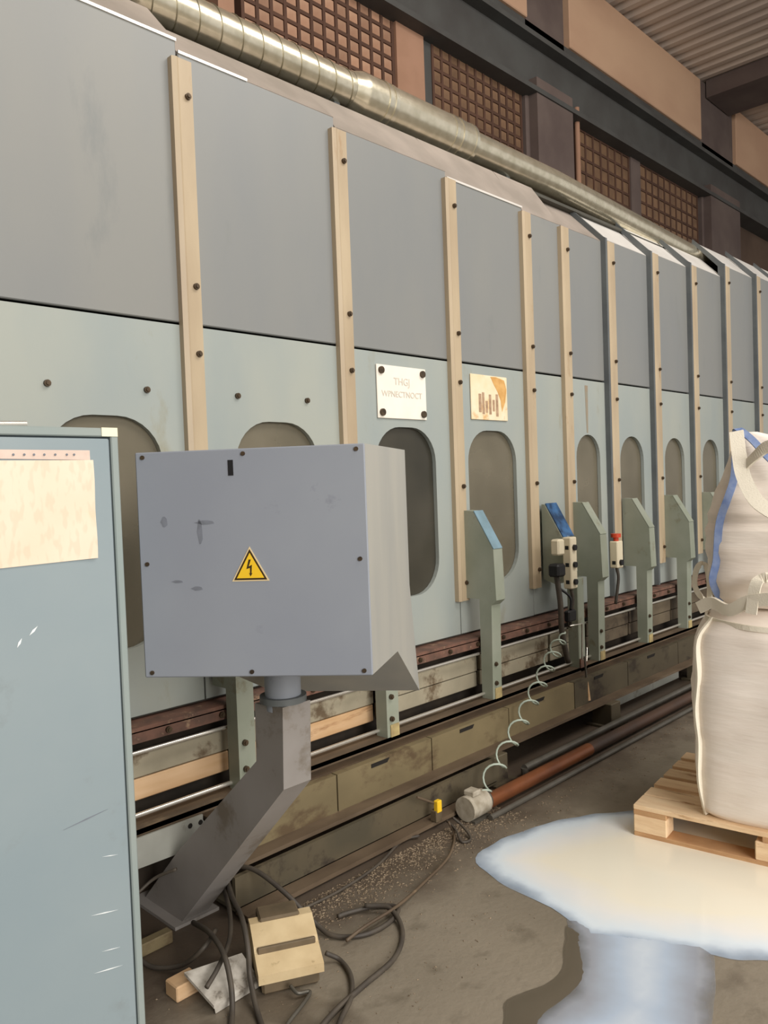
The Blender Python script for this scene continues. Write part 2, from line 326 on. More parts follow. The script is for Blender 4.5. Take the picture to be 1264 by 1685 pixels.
struct('trim_%d' % k, MB().box(6.0, 6.42, WY-.06, WY+.1, 0, 6.45), M['mull']); k += 1
struct('trim_%d' % k, MB().box(3.86, 4.02, WY-.06, WY+.1, 0, 6.45), M['mull']); k += 1
struct('trim_%d' % k, MB().box(6.42, 6.58, WY-.02, WY+.1, 0, 6.45), M['runway']); k += 1
struct('trim_%d' % k, MB().box(11.0, 11.3, WY-.05, WY+.1, 0, 6.45), M['col']); k += 1
struct('trim_%d' % k, MB().cyl((9.42, WY-.1, 0), (9.42, WY-.1, 6.45), .035), M['mull']); k += 1
# glass-block windows: each block of the two nearest ones an object of its own
def lattice(name, x0, x1, z0, z1, cx, cz, bmt, single):
    nx = max(1, round((x1-x0)/cx)); nz = max(1, round((z1-z0)/cz)); dx = (x1-x0)/nx; dz = (z1-z0)/nz
    fr = MB()
    for i in range(nx+1): fr.box(x0+i*dx-.017, x0+i*dx+.017, WY-.03, WY+.1, z0, z1)
    for j in range(nz+1): fr.box(x0, x1, WY-.028, WY+.1, z0+j*dz-.016, z0+j*dz+.016)
    root = obj(name, fr, M['lattice'], at=None); root['kind'] = 'structure'
    b = MB().box(-dx/2+.012, dx/2-.012, -.022, .06, -dz/2+.012, dz/2-.012, .012)
    if single:
        first = None
        for i in range(nx):
            for j in range(nz):
                at = (x0+(i+.5)*dx, WY+.0, z0+(j+.5)*dz)
                first = obj('glass_block', b, bmt, root, at=at) if first is None else inst(first, root, at) and first
    else:
        mm = MB()
        for i in range(nx):
            for j in range(nz):
                mm.add([q+Vector((x0+(i+.5)*dx, WY, z0+(j+.5)*dz)) for q in b.v], b.f)
        o = obj('glass_blocks', mm, bmt, root); o['kind'] = 'stuff'
lattice('window_1', 4.13, 5.98, 5.05, 6.44, .156, .14, M['block'], True)
lattice('window_2', 6.60, 8.24, 4.90, 6.44, .156, .14, M['block_dark'], True)
lattice('window_3', 9.55, 10.98, 4.60, 6.44, .2, .18, M['block_dark'], False)
lattice('window_4', 11.32, 13.4, 4.40, 6.44, .2, .18, M['block_dark'], False)

# ------------------------------------------------------------------ the long panelled machine
D = 2.9
mach = thing('processing_machine', (5, D, 0), 'long grey-blue panelled industrial machine with cream strips and rounded windows', 'machine')
PX = [1.84, 2.72, 3.58, 4.34, 4.80, 5.44, 6.17, 6.92, 7.68, 8.50, 9.3, 10.1]   # strip centre lines
edges = [-1.4, .92] + PX
tops = [3.475, 3.475, 3.43, 3.385, 3.35, 3.335, 3.335, 3.36, 3.40, 3.44, 3.56, 3.60, 3.62, 3.63]
wins = {1: (1.21, 1.69), 2: (2.05, 2.53), 3: (2.925, 3.405), 4: (3.70, 4.19), 6: (4.925, 5.255), 7: (5.56, 5.945), 8: (6.325, 6.705), 9: (7.09, 7.455), 10: (7.9, 8.28), 11: (8.7, 9.08)}
SEAM = 2.305
bolt_bm = MB().cyl((0, 0, 0), (0, -.012, 0), .013, 10).cyl((0, -.012, 0), (0, -.018, 0), .008, 8)
sbolt = None
def bolt(parent, at):
    global sbolt
    if sbolt is None: sbolt = obj('bolt', bolt_bm, M['bolt'], parent, at=at); return sbolt
    return inst(sbolt, parent, at)
for i in range(len(edges)-1):
    x0, x1 = edges[i]+.004, edges[i+1]-.004; zt = tops[i]
    step = 0 if i < 7 else .0
    up = obj('upper_panel', MB().box(x0, x1, D, D+.025, SEAM+.006, zt, .004), M['paint'], mach)
    if i in wins:
        a, b = wins[i]; hole = rounded((a+b)/2, 1.452, b-a, .92, min(.19, (b-a)/2-.004))
        lp = obj('lower_panel', panel_with_hole(x0, x1, .72, SEAM-.006, D, .025, hole), M['paint_low'], mach)
        obj('window_pane', MB().prism(rounded((a+b)/2, 1.452, b-a+.06, .98, min(.21, (b-a)/2)), 'y', D+.027, D+.033), M['pane_dark'] if i == 3 else M['pane'], lp)
        if i in (1, 2):
            for q in (a+.02, b-.06): bolt(lp, (q, D, 2.02))
    else:
        lp = obj('lower_panel', MB().box(x0, x1, D, D+.025, .72, SEAM-.006, .004), M['paint_low'], mach)
    # sloped hood sheet above
    hy, hz = (D+.21, zt+.225) if i < 2 else ((3.12, 3.648) if i < 6 else (D+.26, zt+.27))
    obj('hood_panel', MB().quad_slab([(x0, D, zt), (x1, D, zt), (x1, hy, hz), (x0, hy, hz)], (0, .012, -.012)), M['hood'] if i < 7 else M['hood_lit'], mach)
    if i in (0, 1, 2, 4): obj('edge_trim', MB().box(x0, x1 if i < 2 else x0+(x1-x0)*(.4 if i == 2 else 1), D-.006, D+.004, zt-.004, zt+.008), M['alu'], mach)
M['streak'] = mat('brown_rust_streak', rgb(150, 134, 114), rgb(142, 138, 124), rough=.6, scale=14)
for px0, px1, y0, y1 in ((962, 967, 634, 712),):
    q0, q1 = aY(px0, y0, D), aY(px1, y0, D); z1 = aY(px0, y1, D).z
    obj('rust_streak', MB().prism([(q0.x, q0.z), (q1.x, q0.z), (q1.x-.006, (q0.z+z1)/2), (q1.x-.012, z1), (q0.x+.014, z1), (q0.x+.006, (q0.z*.4+z1*.6))], 'y', D-.0012, D-.0002), M['streak'], mach)
# cream cover strips with their bolts
sbot = [.9, .9, .915, .90, .90, .92, .89, .9, .9, .9, .9, .9]; stop = [3.39, 3.36, 3.335, 3.315, 3.315, 3.335, 3.385, 3.415, 3.54, 3.58, 3.6, 3.6]
for i, x in enumerate(PX):
    wv = .046 if i < 5 else .05
    s = obj('cover_strip', MB().prism([(x-wv, D), (x-wv, D-.03), (x-wv*.55, D-.038), (x-wv*.35, D-.034), (x+wv, D-.034), (x+wv, D)], 'z', sbot[i], stop[i]), M['cream'], mach)
    for z in (stop[i]-.15, 2.46, 2.18, 1.58, 1.02): bolt(s, (x+.02, D-.034, z))
    if i >= 5:   # upright flange that stands proud beside the strip and folds back over the hood
        zt = tops[i+2]
        obj('side_flange', MB().prism([(D+.02, .72), (D-.04, .72), (D-.04, zt-.01), (D-.015, zt+.006), (D+.255, zt+.287), (D+.26, zt+.25), (D+.02, zt-.02)], 'x', x-.095, x-.07), M['flange'], mach)
for (px_, py_) in ((62, 660), (228, 668), (395, 683), (508, 685)): pass
# inside of the enclosure
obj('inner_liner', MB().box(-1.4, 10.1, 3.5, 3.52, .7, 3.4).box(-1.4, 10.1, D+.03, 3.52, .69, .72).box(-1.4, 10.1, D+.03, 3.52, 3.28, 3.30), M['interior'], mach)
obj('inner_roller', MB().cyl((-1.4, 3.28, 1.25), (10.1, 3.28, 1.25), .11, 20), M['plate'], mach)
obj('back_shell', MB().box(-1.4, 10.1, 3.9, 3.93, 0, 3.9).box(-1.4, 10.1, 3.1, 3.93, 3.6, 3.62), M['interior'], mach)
obj('end_panel', MB().box(-1.43, -1.4, D, 3.93, 0, 3.9).box(10.1, 10.13, D, 3.93, 0, 3.9), M['paint_low'], mach)
# the bench under the panels
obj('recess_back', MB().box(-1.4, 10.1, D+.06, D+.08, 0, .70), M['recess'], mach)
obj('rusty_ledge', MB().box(-1.4, 10.1, 2.80, D+.06, .685, .705).box(-1.4, 10.1, 2.80, 2.812, .645, .69).box(-1.4, 10.1, 2.86, 2.875, .645, .69), M['rust'], mach)
for q in range(42): bolt(mach, (-.4+q*.25, 2.80, .668))
for z, y, r in ((.61, 2.80, .011), (.385, 2.765, .012)):
    obj('guide_rod', MB().cyl((-1.4, y, z), (10.1, y, z), r*.8, 10), M['rod'], mach)
bx = [-1.4, .92] + [q+.10 for q in PX]
for i in range(len(bx)-1):
    x0, x1 = bx[i], bx[i+1]-.03
    obj('backing_board', MB().box(x0, x1, 2.845, 2.87, .495, .585, .004), M['board_grey'] if i < 6 else M['board_dirty_shaded'], mach)
    obj('backing_board', MB().box(x0, x1, 2.85, 2.875, .405, .49, .004), M['board_wood'] if i < 3 else (M['board_grey'] if i < 6 else M['board_dirty_shaded']), mach)
obj('upper_rail', MB().box(-1.4, 10.1, 2.69, 2.80, .345, .36).box(-1.4, 10.1, 2.69, 2.70, .30, .36), M['rail'], mach)
obj('lower_rail', MB().box(1.66, 10.1, 2.63, 2.70, .325, .337).box(1.66, 10.1, 2.70, 2.78, .30, .335), M['rail_dark'], mach)
ch = None
cx = [1.66, 2.30, 2.94, 3.6, 4.3, 5.0, 5.8, 6.6, 7.4, 8.2, 9.0, 10.1]
for i in range(len(cx)-1):
    c = obj('bench_channel', MB().box(cx[i], cx[i+1]-.008, 2.592, 2.60, .165, .33).box(cx[i], cx[i+1]-.008, 2.60, 2.64, .322, .33).box(cx[i], cx[i+1]-.008, 2.60, 2.64, .165, .173), M['channel'] if i < 4 else M['channel_oily_shaded'], mach)
    xm = (cx[i]+cx[i+1])/2-.05
    obj('slot', MB().prism([(xm-.06, .318), (xm+.06, .318), (xm+.045, .30), (xm-.06, .30)], 'y', 2.589, 2.593), M['slot'], c)
obj('lower_flange', MB().box(1.66, 10.1, 2.52, 2.62, .15, .166), M['rail'], mach)
obj('base_beam', MB().box(1.66, 3.3, 2.47, 2.49, .03, .152).box(1.66, 3.3, 2.47, 2.62, .02, .034), M['beam'], mach)
obj('base_skirt', MB().box(1.66, 3.05, 2.40, 2.475, .012, .03), M['rail'], mach)
for xq in (3.3, 4.55, 6.0, 7.6, 9.2):
    obj('bench_foot', MB().box(xq, xq+.12, 2.48, 2.62, 0, .152, .004).box(xq-.03, xq+.15, 2.45, 2.65, 0, .015), M['beam'], mach)
obj('grey_plate', MB().box(4.7, 5.95, 2.66, 2.67, .02, .15), M['plate'], mach)
pp = [aY(x, y, 2.66) for x, y in ((224, 1378), (334, 1340), (334, 1349), (343, 1357), (301, 1402), (224, 1424))]; pp = [(q.x, q.z) for q in pp]
gp = obj('grey_plate', MB().prism([(.6, pp[5][1])] + [(.6, pp[0][1])] + pp[1:5], 'y', 2.66, 2.668), M['plate'], mach)
for q in (aY(313, 1359, 2.66), aY(330, 1353, 2.66)): obj('hole', MB().cyl((q.x, 2.659, q.z), (q.x, 2.661, q.z), .010, 12), M['slot'], gp)
# folded sheet brackets, one on each strip, their legs standing on the bench rail
prof = [(2.872, .93), (2.872, 1.44), (2.80, 1.435), (2.665, 1.215), (2.655, .93), (2.69, .90), (2.70, .33), (2.775, .33), (2.775, .93)]
leg_prof = [(2.872, .78), (2.872, .95), (2.70, .95), (2.70, .33), (2.775, .33), (2.775, .78)]
bxs = [1.86, 2.735, 3.60, 4.80, 5.52, 6.22, 6.98, 7.74]
for i, x in enumerate(bxs):
    tall = i >= 2
    b = obj('support_bracket', MB().prism(prof if tall else leg_prof, 'x', x, x+.085), M['bracket'], mach)
    if tall:
        d = Vector((0, -.010, .006)); obj('sloped_flange', MB().quad_slab([(x, 2.798, 1.436), (x+.085, 2.798, 1.436), (x+.085, 2.666, 1.22), (x, 2.666, 1.22)], d*.4), M['blue_flange'] if i == 2 else M['bracket'], b)
    obj('foot_patch', MB().box(x+.02, x+.08, 2.694, 2.70, .335, .42), M['bracket_foot'], b)
    for z in (.56, .45): bolt(b, (x+.03, 2.70, z))
# sloping operator desk fixed on the fourth strip
dk = obj('operator_desk', MB().prism([(2.872, .95), (2.872, 1.44), (2.85, 1.44), (2.72, 1.22), (2.70, 1.0), (2.78, .92)], 'x', 4.42, 4.56), M['bracket'], mach)
obj('blue_top', MB().quad_slab([(4.425, 2.848, 1.444), (4.555, 2.848, 1.444), (4.555, 2.722, 1.226), (4.425, 2.722, 1.226)], (0, -.005, .003)), M['blue_top'], dk)
obj('desk_leg', MB().box(4.55, 4.63, 2.70, 2.78, .33, .95, .004), M['bracket'], dk)
obj('foot_patch', MB().box(4.55, 4.63, 2.69, 2.70, .33, .42), M['rust'], dk)

# ------------------------------------------------------------------ the galvanised duct on top of the machine
duct = thing('ventilation_duct', (3.2, 3.2, 3.7), 'shiny galvanised spiral duct lying along the top of the machine', 'duct')
def dz(x): return 3.80 if x < 5.2 else 3.80-.065*(x-5.2)*.55
def duct_pipe(name, x0, x1, R, seam, m):
    o = obj(name, MB().cyl((x0, 3.2, dz(x0)), (x1, 3.2, dz(x1)), R, 32), m, duct)
    if seam:
        k = x0
        mb = MB()
        while k < x1-.15:
            pts = [(k+.12*t/24, 3.2+(R+.001)*math.cos(2*PI*t/24), dz(k)+(R+.001)*math.sin(2*PI*t/24)) for t in range(25)]
            mb.tube(pts, .0035, 5, smooth_path=False); k += .12
        s = obj('spiral_seam', mb, M['galv_seam'], o)
    return o
duct_pipe('pipe', .6, 3.20, .097, True, M['galv'])
duct_pipe('sleeve', 3.18, 4.16, .122, False, M['galv'])
obj('reducer', MB().cyl((3.10, 3.2, 3.8), (3.185, 3.2, 3.8), .098, 32, .1225, caps=False), M['galv'], duct)
duct_pipe('pipe', 4.14, 5.2, .097, False, M['galv'])
duct_pipe('pipe', 5.2, 9.6, .097, False, M['galv'])
for xq, R in ((3.33, .127), (3.38, .126), (3.93, .126), (4.00, .127), (4.13, .125)):
    obj('clamp_ring', MB().cyl((xq, 3.2, dz(xq)), (xq+.028, 3.2, dz(xq)), R, 32), M['clamp'], duct)
for xq in (1.2, 3.0, 4.6, 6.2, 7.6):
    obj('saddle', MB().box(xq, xq+.04, 3.19, 3.28, 3.60, dz(xq)-.085), M['flange'], duct)

# ------------------------------------------------------------------ notices on the machine
def notice(name, label, x0, x1, z0, z1, m):
    t = thing(name, ((x0+x1)/2, D, (z0+z1)/2), label, 'sign', 'notices on the machine'); obj('plate', MB().box(x0, x1, D-.010, D-.002, z0, z1, .002), m, t); return t
t = notice('notice_plate', 'white square notice with four dark corner bolts above the third window', 2.945, 3.33, 1.955, 2.235, M['white_sign'])
for q in (2.975, 3.30):
    for z in (1.985, 2.205): obj('corner_bolt', MB().cyl((q, D-.011, z), (q, D-.022, z), .019, 12), M['bolt'], t)
fr = (PI/2, 0, 0)
text_part('lettering', 'THGJ', M['faint'], t, (3.135, D-.0115, 2.135), .055, fr); text_part('lettering', 'WPNECTNOCT', M['faint'], t, (3.135, D-.0115, 2.07), .045, fr)
t = notice('notice_plate', 'rust-stained cream notice with faded brown print above the fourth window', 3.735, 4.10, 1.975, 2.245, M['rust_sign'])
for q, z0, z1, wd in ((3.82, 2.02, 2.13, .026), (3.852, 2.01, 2.14, .022), (3.885, 2.02, 2.09, .02), (3.92, 2.01, 2.13, .022), (3.955, 2.03, 2.10, .02), (3.99, 2.0, 2.135, .024)):
    obj('print_bar', MB().box(q-wd/2, q+wd/2, D-.0115, D-.0099, z0, z1), M['faded'], t)

M['stain'] = mat('orange_rust_stain', rgb(220, 174, 108), rgb(200, 148, 82), rough=.7, scale=18)
obj('rust_stain', MB().prism([(3.93, 2.238), (3.985, 2.24), (4.07, 2.225), (4.092, 2.17), (4.075, 2.09), (4.04, 2.03), (4.028, 2.10), (4.0, 2.15), (3.965, 2.19)], 'y', D-.0112, D-.0098), M['stain'], t)
# ------------------------------------------------------------------ control box on its cranked arm
cb = thing('control_box', (1.55, 2.6, 0), 'blue-grey electrical control box on a cranked arm with a lightning warning triangle', 'control box')
o2 = Vector((1.086, 2.006, 1.093)); ux = Vector((.614, -.789, 0)).normalized(); uy = Vector((-ux.y, ux.x, 0)); BW, BH, BD = .636, .622, .52
MBX = Matrix(((ux.x, uy.x, 0, o2.x), (ux.y, uy.y, 0, o2.y), (0, 0, 1, o2.z), (0, 0, 0, 1)))
pr = [(.004, 0), (.004, BH), (.50, BH), (.50, .18), (.60, -.20), (.30, .0)]
hm = MB().prism(pr, 'x', 0.002, BW-.002)
for q in hm.v:      # the side panel splays outwards to the back; the rear skirt is cut short on the far side
    if q.x > BW/2: q.x += .134*q.y
    elif q.z < -.01: q.x = .20
obj('housing', hm.xf(MBX), M['box_side'], cb)
fc = obj('front_cover', MB().box(0, BW, -.006, .004, 0, BH, .003).xf(MBX), M['box'], cb)
obj('key_slot', MB().box(.262, .276, -.008, -.005, BH-.072, BH-.03).xf(MBX), M['black'], fc)
for q in (.022, .305, BW-.022):
    for z in (.014, .315, BH-.014):
        if q == .305 and z == .315: continue
        obj('screw', MB().cyl((q, -.005, z), (q, -.010, z), .006, 10).xf(MBX), M['bolt'], fc)
for q, z, a_, b_ in ((.075, .43, .018, .03), (.175, .40, .014, .07), (.19, .425, .05, .012), (.16, .245, .03, .012), (.105, .265, .03, .008)):
    obj('scuff', MB().prism([(q+a_/2*math.cos(t*PI/5)*(1+.3*math.sin(t*3)), z+b_/2*math.sin(t*PI/5)) for t in range(10)], 'y', -.0066, -.0058).xf(MBX), M['scuff'], fc)
ws = obj('warning_triangle', MB().prism([(.312-.052, .262), (.312+.052, .262), (.312, .356)], 'y', -.0075, -.0058).xf(MBX), M['cream_edge'], cb); ws['label'] = 'yellow warning triangle with a black lightning bolt'
obj('black_border', MB().prism([(.312-.046, .2655), (.312+.046, .2655), (.312, .349)], 'y', -.0083, -.0072).xf(MBX), M['ink'], ws)
obj('yellow_field', MB().prism([(.312-.038, .2705), (.312+.038, .2705), (.312, .339)], 'y', -.0090, -.0080).xf(MBX), M['yellow'], ws)
obj('lightning_bolt', MB().prism([(.309, .321), (.315, .321), (.3085, .302), (.3175, .3065), (.3155, .283), (.3185, .284), (.3125, .275), (.309, .284), (.3115, .2835), (.312, .2985), (.302, .295)], 'y', -.0097, -.0088).xf(MBX), M['ink'], ws)
AX0, AX1 = 1.50, 1.612
obj('arm', MB().prism([(1.933, .925), (2.077, .915), (2.082, .725), (2.60, .27), (2.87, 0), (2.60, 0), (1.945, .665)], 'x', AX0, AX1), M['arm'], cb)
obj('neck', MB().cyl((1.556, 2.0, .90), (1.556, 2.0, 1.16), .058, 24), M['box'], cb)
obj('clamp_collar', MB().cyl((1.556, 2.0, .925), (1.556, 2.0, .945), .075, 24), M['flange'], cb)
obj('foot_plate', MB().box(1.46, 1.65, 2.57, 2.9, 0, .012), M['arm'], cb)

# ------------------------------------------------------------------ grey-blue cabinet in the left foreground
cab = thing('electrical_cabinet', (.62, 2.0, 0), 'tall grey-blue sheet-metal cabinet at the left edge, nearest the viewer', 'cabinet')
CX0, CX1, CY = .30, .972, 1.88
obj('carcass', MB().box(CX0, CX1, CY+.012, 2.26, .04, 1.770, .004), M['cab_frame'], cab)
obj('frame', MB().box(.952, CX1, CY, CY+.02, .04, 1.770, .003).box(CX0, .952, CY, CY+.02, 1.748, 1.770, .003), M['cab_frame'], cab)
obj('door_seal', MB().box(CX0, .953, CY+.008, CY+.014, .05, 1.749), M['gap'], cab)
dr = obj('door', MB().box(CX0+.01, .9455, CY-.004, CY+.012, .06, 1.743, .003), M['cab'], cab)
obj('plinth', MB().box(CX0+.01, CX1-.01, CY+.02, 2.25, 0, .04), M['gap'], cab)
obj('corner_label', MB().box(.928, .970, CY-.002, CY, 1.749, 1.771), M['label'], cab)
def mark(name, px0, py0, px1, py1, wd, m):
    a, b = aY(px0, py0, CY-.0045), aY(px1, py1, CY-.0045); u = (b-a).normalized(); nrm = Vector((-u.z, 0, u.x))*wd/2; mid = (a+b)/2
    obj(name, MB().quad_slab([a, mid-nrm, b, mid+nrm], (0, -.0006, 0)), m, dr)
for q in ((28, 1066, 36, 1050, .006), (48, 1046, 62, 1030, .006), (150, 1507, 194, 1497, .003), (155, 1602, 202, 1588, .003), (168, 1410, 194, 1406, .002), (168, 1566, 198, 1558, .002)): mark('scratch', *q, M['scratch'])
mark('scuff', 104, 1366, 178, 1331, .003, M['scuff'])
# papers on its door
def sheet(name, label, corners, m, grid=10, curl=.006):
    t = [Vector(q) for q in corners]; mb = MB(); vs = []; n = grid
    for i in range(n+1):
        for j in range(n+1):
            u, v = i/n, j/n; p = (t[0]*(1-u)+t[1]*u)*(1-v)+(t[3]*(1-u)+t[2]*u)*v
            p.y -= curl*(max(0, u-.75)/.25)**2*(.4+.6*math.sin(v*5+.6)**2)+.0008; vs.append(p)
    k = n+1; fr_ = [(i*k+j, (i+1)*k+j, (i+1)*k+j+1, i*k+j+1) for i in range(n) for j in range(n)]
    mb.add(vs, fr_, True); mb.add([q+Vector((0, .0006, 0)) for q in vs], [f[::-1] for f in fr_], True)
    return tag(obj(name, mb, m), label, 'paper')
def paper_mat():
    m = mat('yellowed_printed_paper', rgb(232, 214, 190), rgb(238, 220, 198), rough=.8, scale=6, c3=rgb(236, 212, 180), s3=5, t3=.66); nt = m.node_tree; N = nt.nodes; L = nt.links; b = N['Principled BSDF']
    tc = N.new('ShaderNodeTexCoord'); mp = N.new('ShaderNodeMapping'); mp.inputs['Scale'].default_value = (70, 1, 26); L.new(tc.outputs['Object'], mp.inputs[0])
    n = N.new('ShaderNodeTexNoise'); n.inputs['Scale'].default_value = 1; n.inputs['Detail'].default_value = 1; L.new(mp.outputs[0], n.inputs[0])
    r = N.new('ShaderNodeMapRange'); r.inputs[1].default_value = .52; r.inputs[2].default_value = .62; r.inputs[4].default_value = .2; L.new(n.outputs['Fac'], r.inputs[0])
    src = b.inputs['Base Color'].links[0].from_socket; mx = N.new('ShaderNodeMix'); mx.data_type = 'RGBA'; L.new(r.outputs[0], mx.inputs[0]); L.new(src, mx.inputs[6]); mx.inputs[7].default_value = rgb(196, 170, 140); L.new(mx.outputs[2], b.inputs['Base Color']); return m
M['paper'] = paper_mat(); M['pink_paper'] = mat('pinkish_paper', rgb(226, 206, 192), rgb(216, 194, 180), rough=.8, scale=20)
yp = CY-.006
sheet('paper_sheet', 'large yellowed printed sheet with a curling right edge on the cabinet door', [aY(-60, 758, yp), aY(152, 757, yp), aY(160, 918, yp), aY(-60, 942, yp)], M['paper'])
ps = sheet('paper_strip', 'narrow pinkish paper strip above the yellowed sheet on the cabinet door', [aY(-60, 739, yp), aY(147, 741, yp), aY(148, 757, yp), aY(-60, 754, yp)], M['pink_paper'], 6, .001)
OFF[ps.name] = Vector((0, 0, 0))
for px in (22, 40, 56, 73, 91, 110, 122): q = aY(px, 748, yp-.002); obj('punch_mark', MB().cyl(q, q-Vector((0, .0008, 0)), .0028, 8), M['scuff'], ps)
tag(obj('metal_bar', MB().cyl(aY(-30, 698, 1.93), aY(43, 698, 1.93), .008, 12), M['rod']), 'short shiny metal bar lying on top of the grey-blue cabinet', 'bar')

# ------------------------------------------------------------------ pallet and bulk bags
th = math.atan2(-.55, .07); lx = Vector((math.cos(th), math.sin(th), 0)); wx = Vector((-lx.y, lx.x, 0)); PC = Vector((3.225, 1.665, 0))
MP = Matrix(((lx.x, wx.x, 0, PC.x), (lx.y, wx.y, 0, PC.y), (0, 0, 1, 0), (0, 0, 0, 1)))   # local x: along the 1.2 m side, local y: across it, away from the viewer
pal = thing('pallet', PC, 'worn wooden pallet carrying two bulk bags beside the white puddle', 'pallet')
PW = .8; bw = .10
for i in range(6):
    y0 = i*(PW-bw)/5
    obj('deck_board', MB().box(0, 1.2, y0, y0+bw+(.03 if i in (0,) else 0), .122, .144, .003).xf(MP), M['wood'], pal)
for x0 in (0, .5275, 1.055): obj('stringer_board', MB().box(x0, x0+.145, 0, PW, .100, .122, .003).xf(MP), M['wood_dark'], pal)
for y0 in (0, .35, .70): obj('bottom_board', MB().box(0, 1.2, y0, y0+.10, 0, .022, .003).xf(MP), M['wood_dark'], pal)
for x0 in (0, .5, 1.055):
    for y0 in (0, .35, .70): obj('block', MB().box(x0, x0+.145, y0, y0+.10, .022, .100, .004).xf(MP), M['wood'], pal)
def bag_pt(ring, a, hx, hy, c, seed, wr):
    z, fq, pw, sh = ring; ca, sa = math.cos(a), math.sin(a)
    q = (abs(ca)**pw+abs(sa)**pw)**(-1/pw)
    x = q*ca*hx*fq+sh[0]; y = q*sa*hy*fq+sh[1]
    d = noise.noise(Vector((x*1.6+seed, y*1.6, z*22)))*wr*.8+noise.noise(Vector((x*8+seed, y*8, z*9)))*wr*.6+noise.noise(Vector((x*3-seed, y*3, z*3)))*wr*1.4
    return MP @ Vector((x+ca*d+c[0], y+sa*d+c[1], z+d*.2))
def bag_mesh(rings, hx, hy, c, seed, wr=.010, n=120):
    nr = len(rings); vs = [bag_pt(r, 2*PI*k/n, hx, hy, c, seed, wr) for r in rings for k in range(n)]
    fs = [(i*n+k, i*n+(k+1) % n, (i+1)*n+(k+1) % n, (i+1)*n+k) for i in range(nr-1) for k in range(n)]
    fs += [list(range(n))[::-1], list(range((nr-1)*n, nr*n))]
    return MB().add(vs, fs, True)
def interp(keys, m=7):
    out = []
    for a, b in zip(keys[:-1], keys[1:]):
        for k in range(m):
            t = k/m; out.append((a[0]+(b[0]-a[0])*t, a[1]+(b[1]-a[1])*t, a[2]+(b[2]-a[2])*t, (a[3][0]+(b[3][0]-a[3][0])*t, a[3][1]+(b[3][1]-a[3][1])*t)))
    return out+[keys[-1]]
def PL(x, y, z): return MP @ Vector((x, y, z))
Z0 = (0, 0)
def bag_line(rings, zs, angs, args, off=.006):
    """points lying on a bag's surface: heights zs at angles angs (degrees)"""
    out = []
    for z, a in zip(zs, angs):
        r = min(rings, key=lambda q: abs(q[0]-z)); a = math.radians(a); p = bag_pt(r, a, *args); cpt = MP @ Vector((args[2][0]+r[3][0], args[2][1]+r[3][1], r[0])); out.append(p+(p-cpt).normalized()*off)
    return out
# lower bag
r1 = interp([(.146, .90, 9, Z0), (.17, .945, 9, Z0), (.30, .985, 7, Z0), (.60, 1.02, 6, Z0), (.85, 1.0, 6, Z0), (.93, .975, 6, Z0), (.98, .94, 5, Z0), (1.01, .88, 4, Z0), (1.03, .78, 4, Z0), (1.042, .55, 3, Z0), (1.045, .3, 2.5, Z0)])
g1 = (.53, .47, (.76, .45), 3, .013)
b1 = thing('bulk_bag', PL(.74, .43, .146), 'full cream woven bulk bag standing on the pallet, lower of the two', 'bag', 'bulk bags on the pallet')
obj('body', bag_mesh(r1, *g1), M['fabric'], b1)
obj('top_hem', MB().ribbon(bag_line(r1, [.99, .985, .975, .965, .955, .95], [205, 222, 240, 256, 270, 290], g1), (0, 0, 1), .022, .005), M['loop'], b1)
obj('corner_seam', MB().ribbon(bag_line(r1, [.15, .3, .45, .6, .75, .9, .99], [224, 225, 226, 226, 227, 226, 225], g1, .008), (1, -.4, 0), .030, .005), M['loop'], b1)
obj('lifting_loop', MB().ribbon([aX(1178, 985, 3.33), aX(1158, 985, 3.34), aX(1144, 965, 3.36), aX(1146, 938, 3.37), aX(1155, 928, 3.37), aX(1164, 936, 3.36), aX(1168, 965, 3.34), aX(1167, 998, 3.33)], (.45, .9, .1), .03, .002), M['loop'], b1)
obj('lifting_loop', MB().ribbon([aX(1236, 1010, 3.22), aX(1243, 965, 3.23), aX(1254, 952, 3.25), aX(1275, 956, 3.25), aX(1290, 1000, 3.23)], (.1, 1, .1), .045, .003), M['loop'], b1)
obj('gathered_top', MB().ribbon([aX(1150, 1000, 3.30), aX(1172, 992, 3.28), aX(1200, 1004, 3.25), aX(1232, 990, 3.23), aX(1270, 985, 3.22)], (0, .3, 1), .05, .006), M['loop'], b1)
# upper bag: drawn up to a peak at its left corner
r2 = interp([(1.045, .90, 5, Z0), (1.08, .955, 6, Z0), (1.15, .98, 7, Z0), (1.36, 1.0, 7, Z0), (1.395, .98, 7, Z0), (1.43, 1.0, 6, Z0), (1.50, .93, 5, (-.01, -.01)), (1.58, .72, 4, (-.08, -.06)), (1.68, .42, 3, (-.18, -.14)), (1.74, .2, 3, (-.25, -.21)), (1.77, .07, 2.5, (-.285, -.25))])
g2 = (.46, .44, (.755, .45), 9, .013)
b2 = thing('bulk_bag', PL(.76, .47, 1.03), 'slack bulk bag with blue corner strap, stacked on top of the lower bag', 'bag', 'bulk bags on the pallet')
obj('body', bag_mesh(r2, *g2), M['fabric'], b2)
sl = bag_line(r2, [1.06, 1.15, 1.25, 1.35, 1.43, 1.50, 1.58, 1.68, 1.74], [225, 227, 229, 231, 231, 231, 231, 229, 226], g2, .008)
obj('blue_strap', MB().ribbon(sl+[aX(1213, 706, 3.42), aX(1236, 722, 3.40), aX(1264, 752, 3.36), aX(1290, 775, 3.32)], (.5, -.85, .1), .030, .003), M['blue_strap'], b2)
obj('lifting_loop', MB().ribbon([aX(1212, 710, 3.40), aX(1216, 745, 3.33), aX(1224, 785, 3.26), aX(1246, 825, 3.22), aX(1285, 852, 3.19)], (.3, -.9, .2), .055, .003), M['loop'], b2)
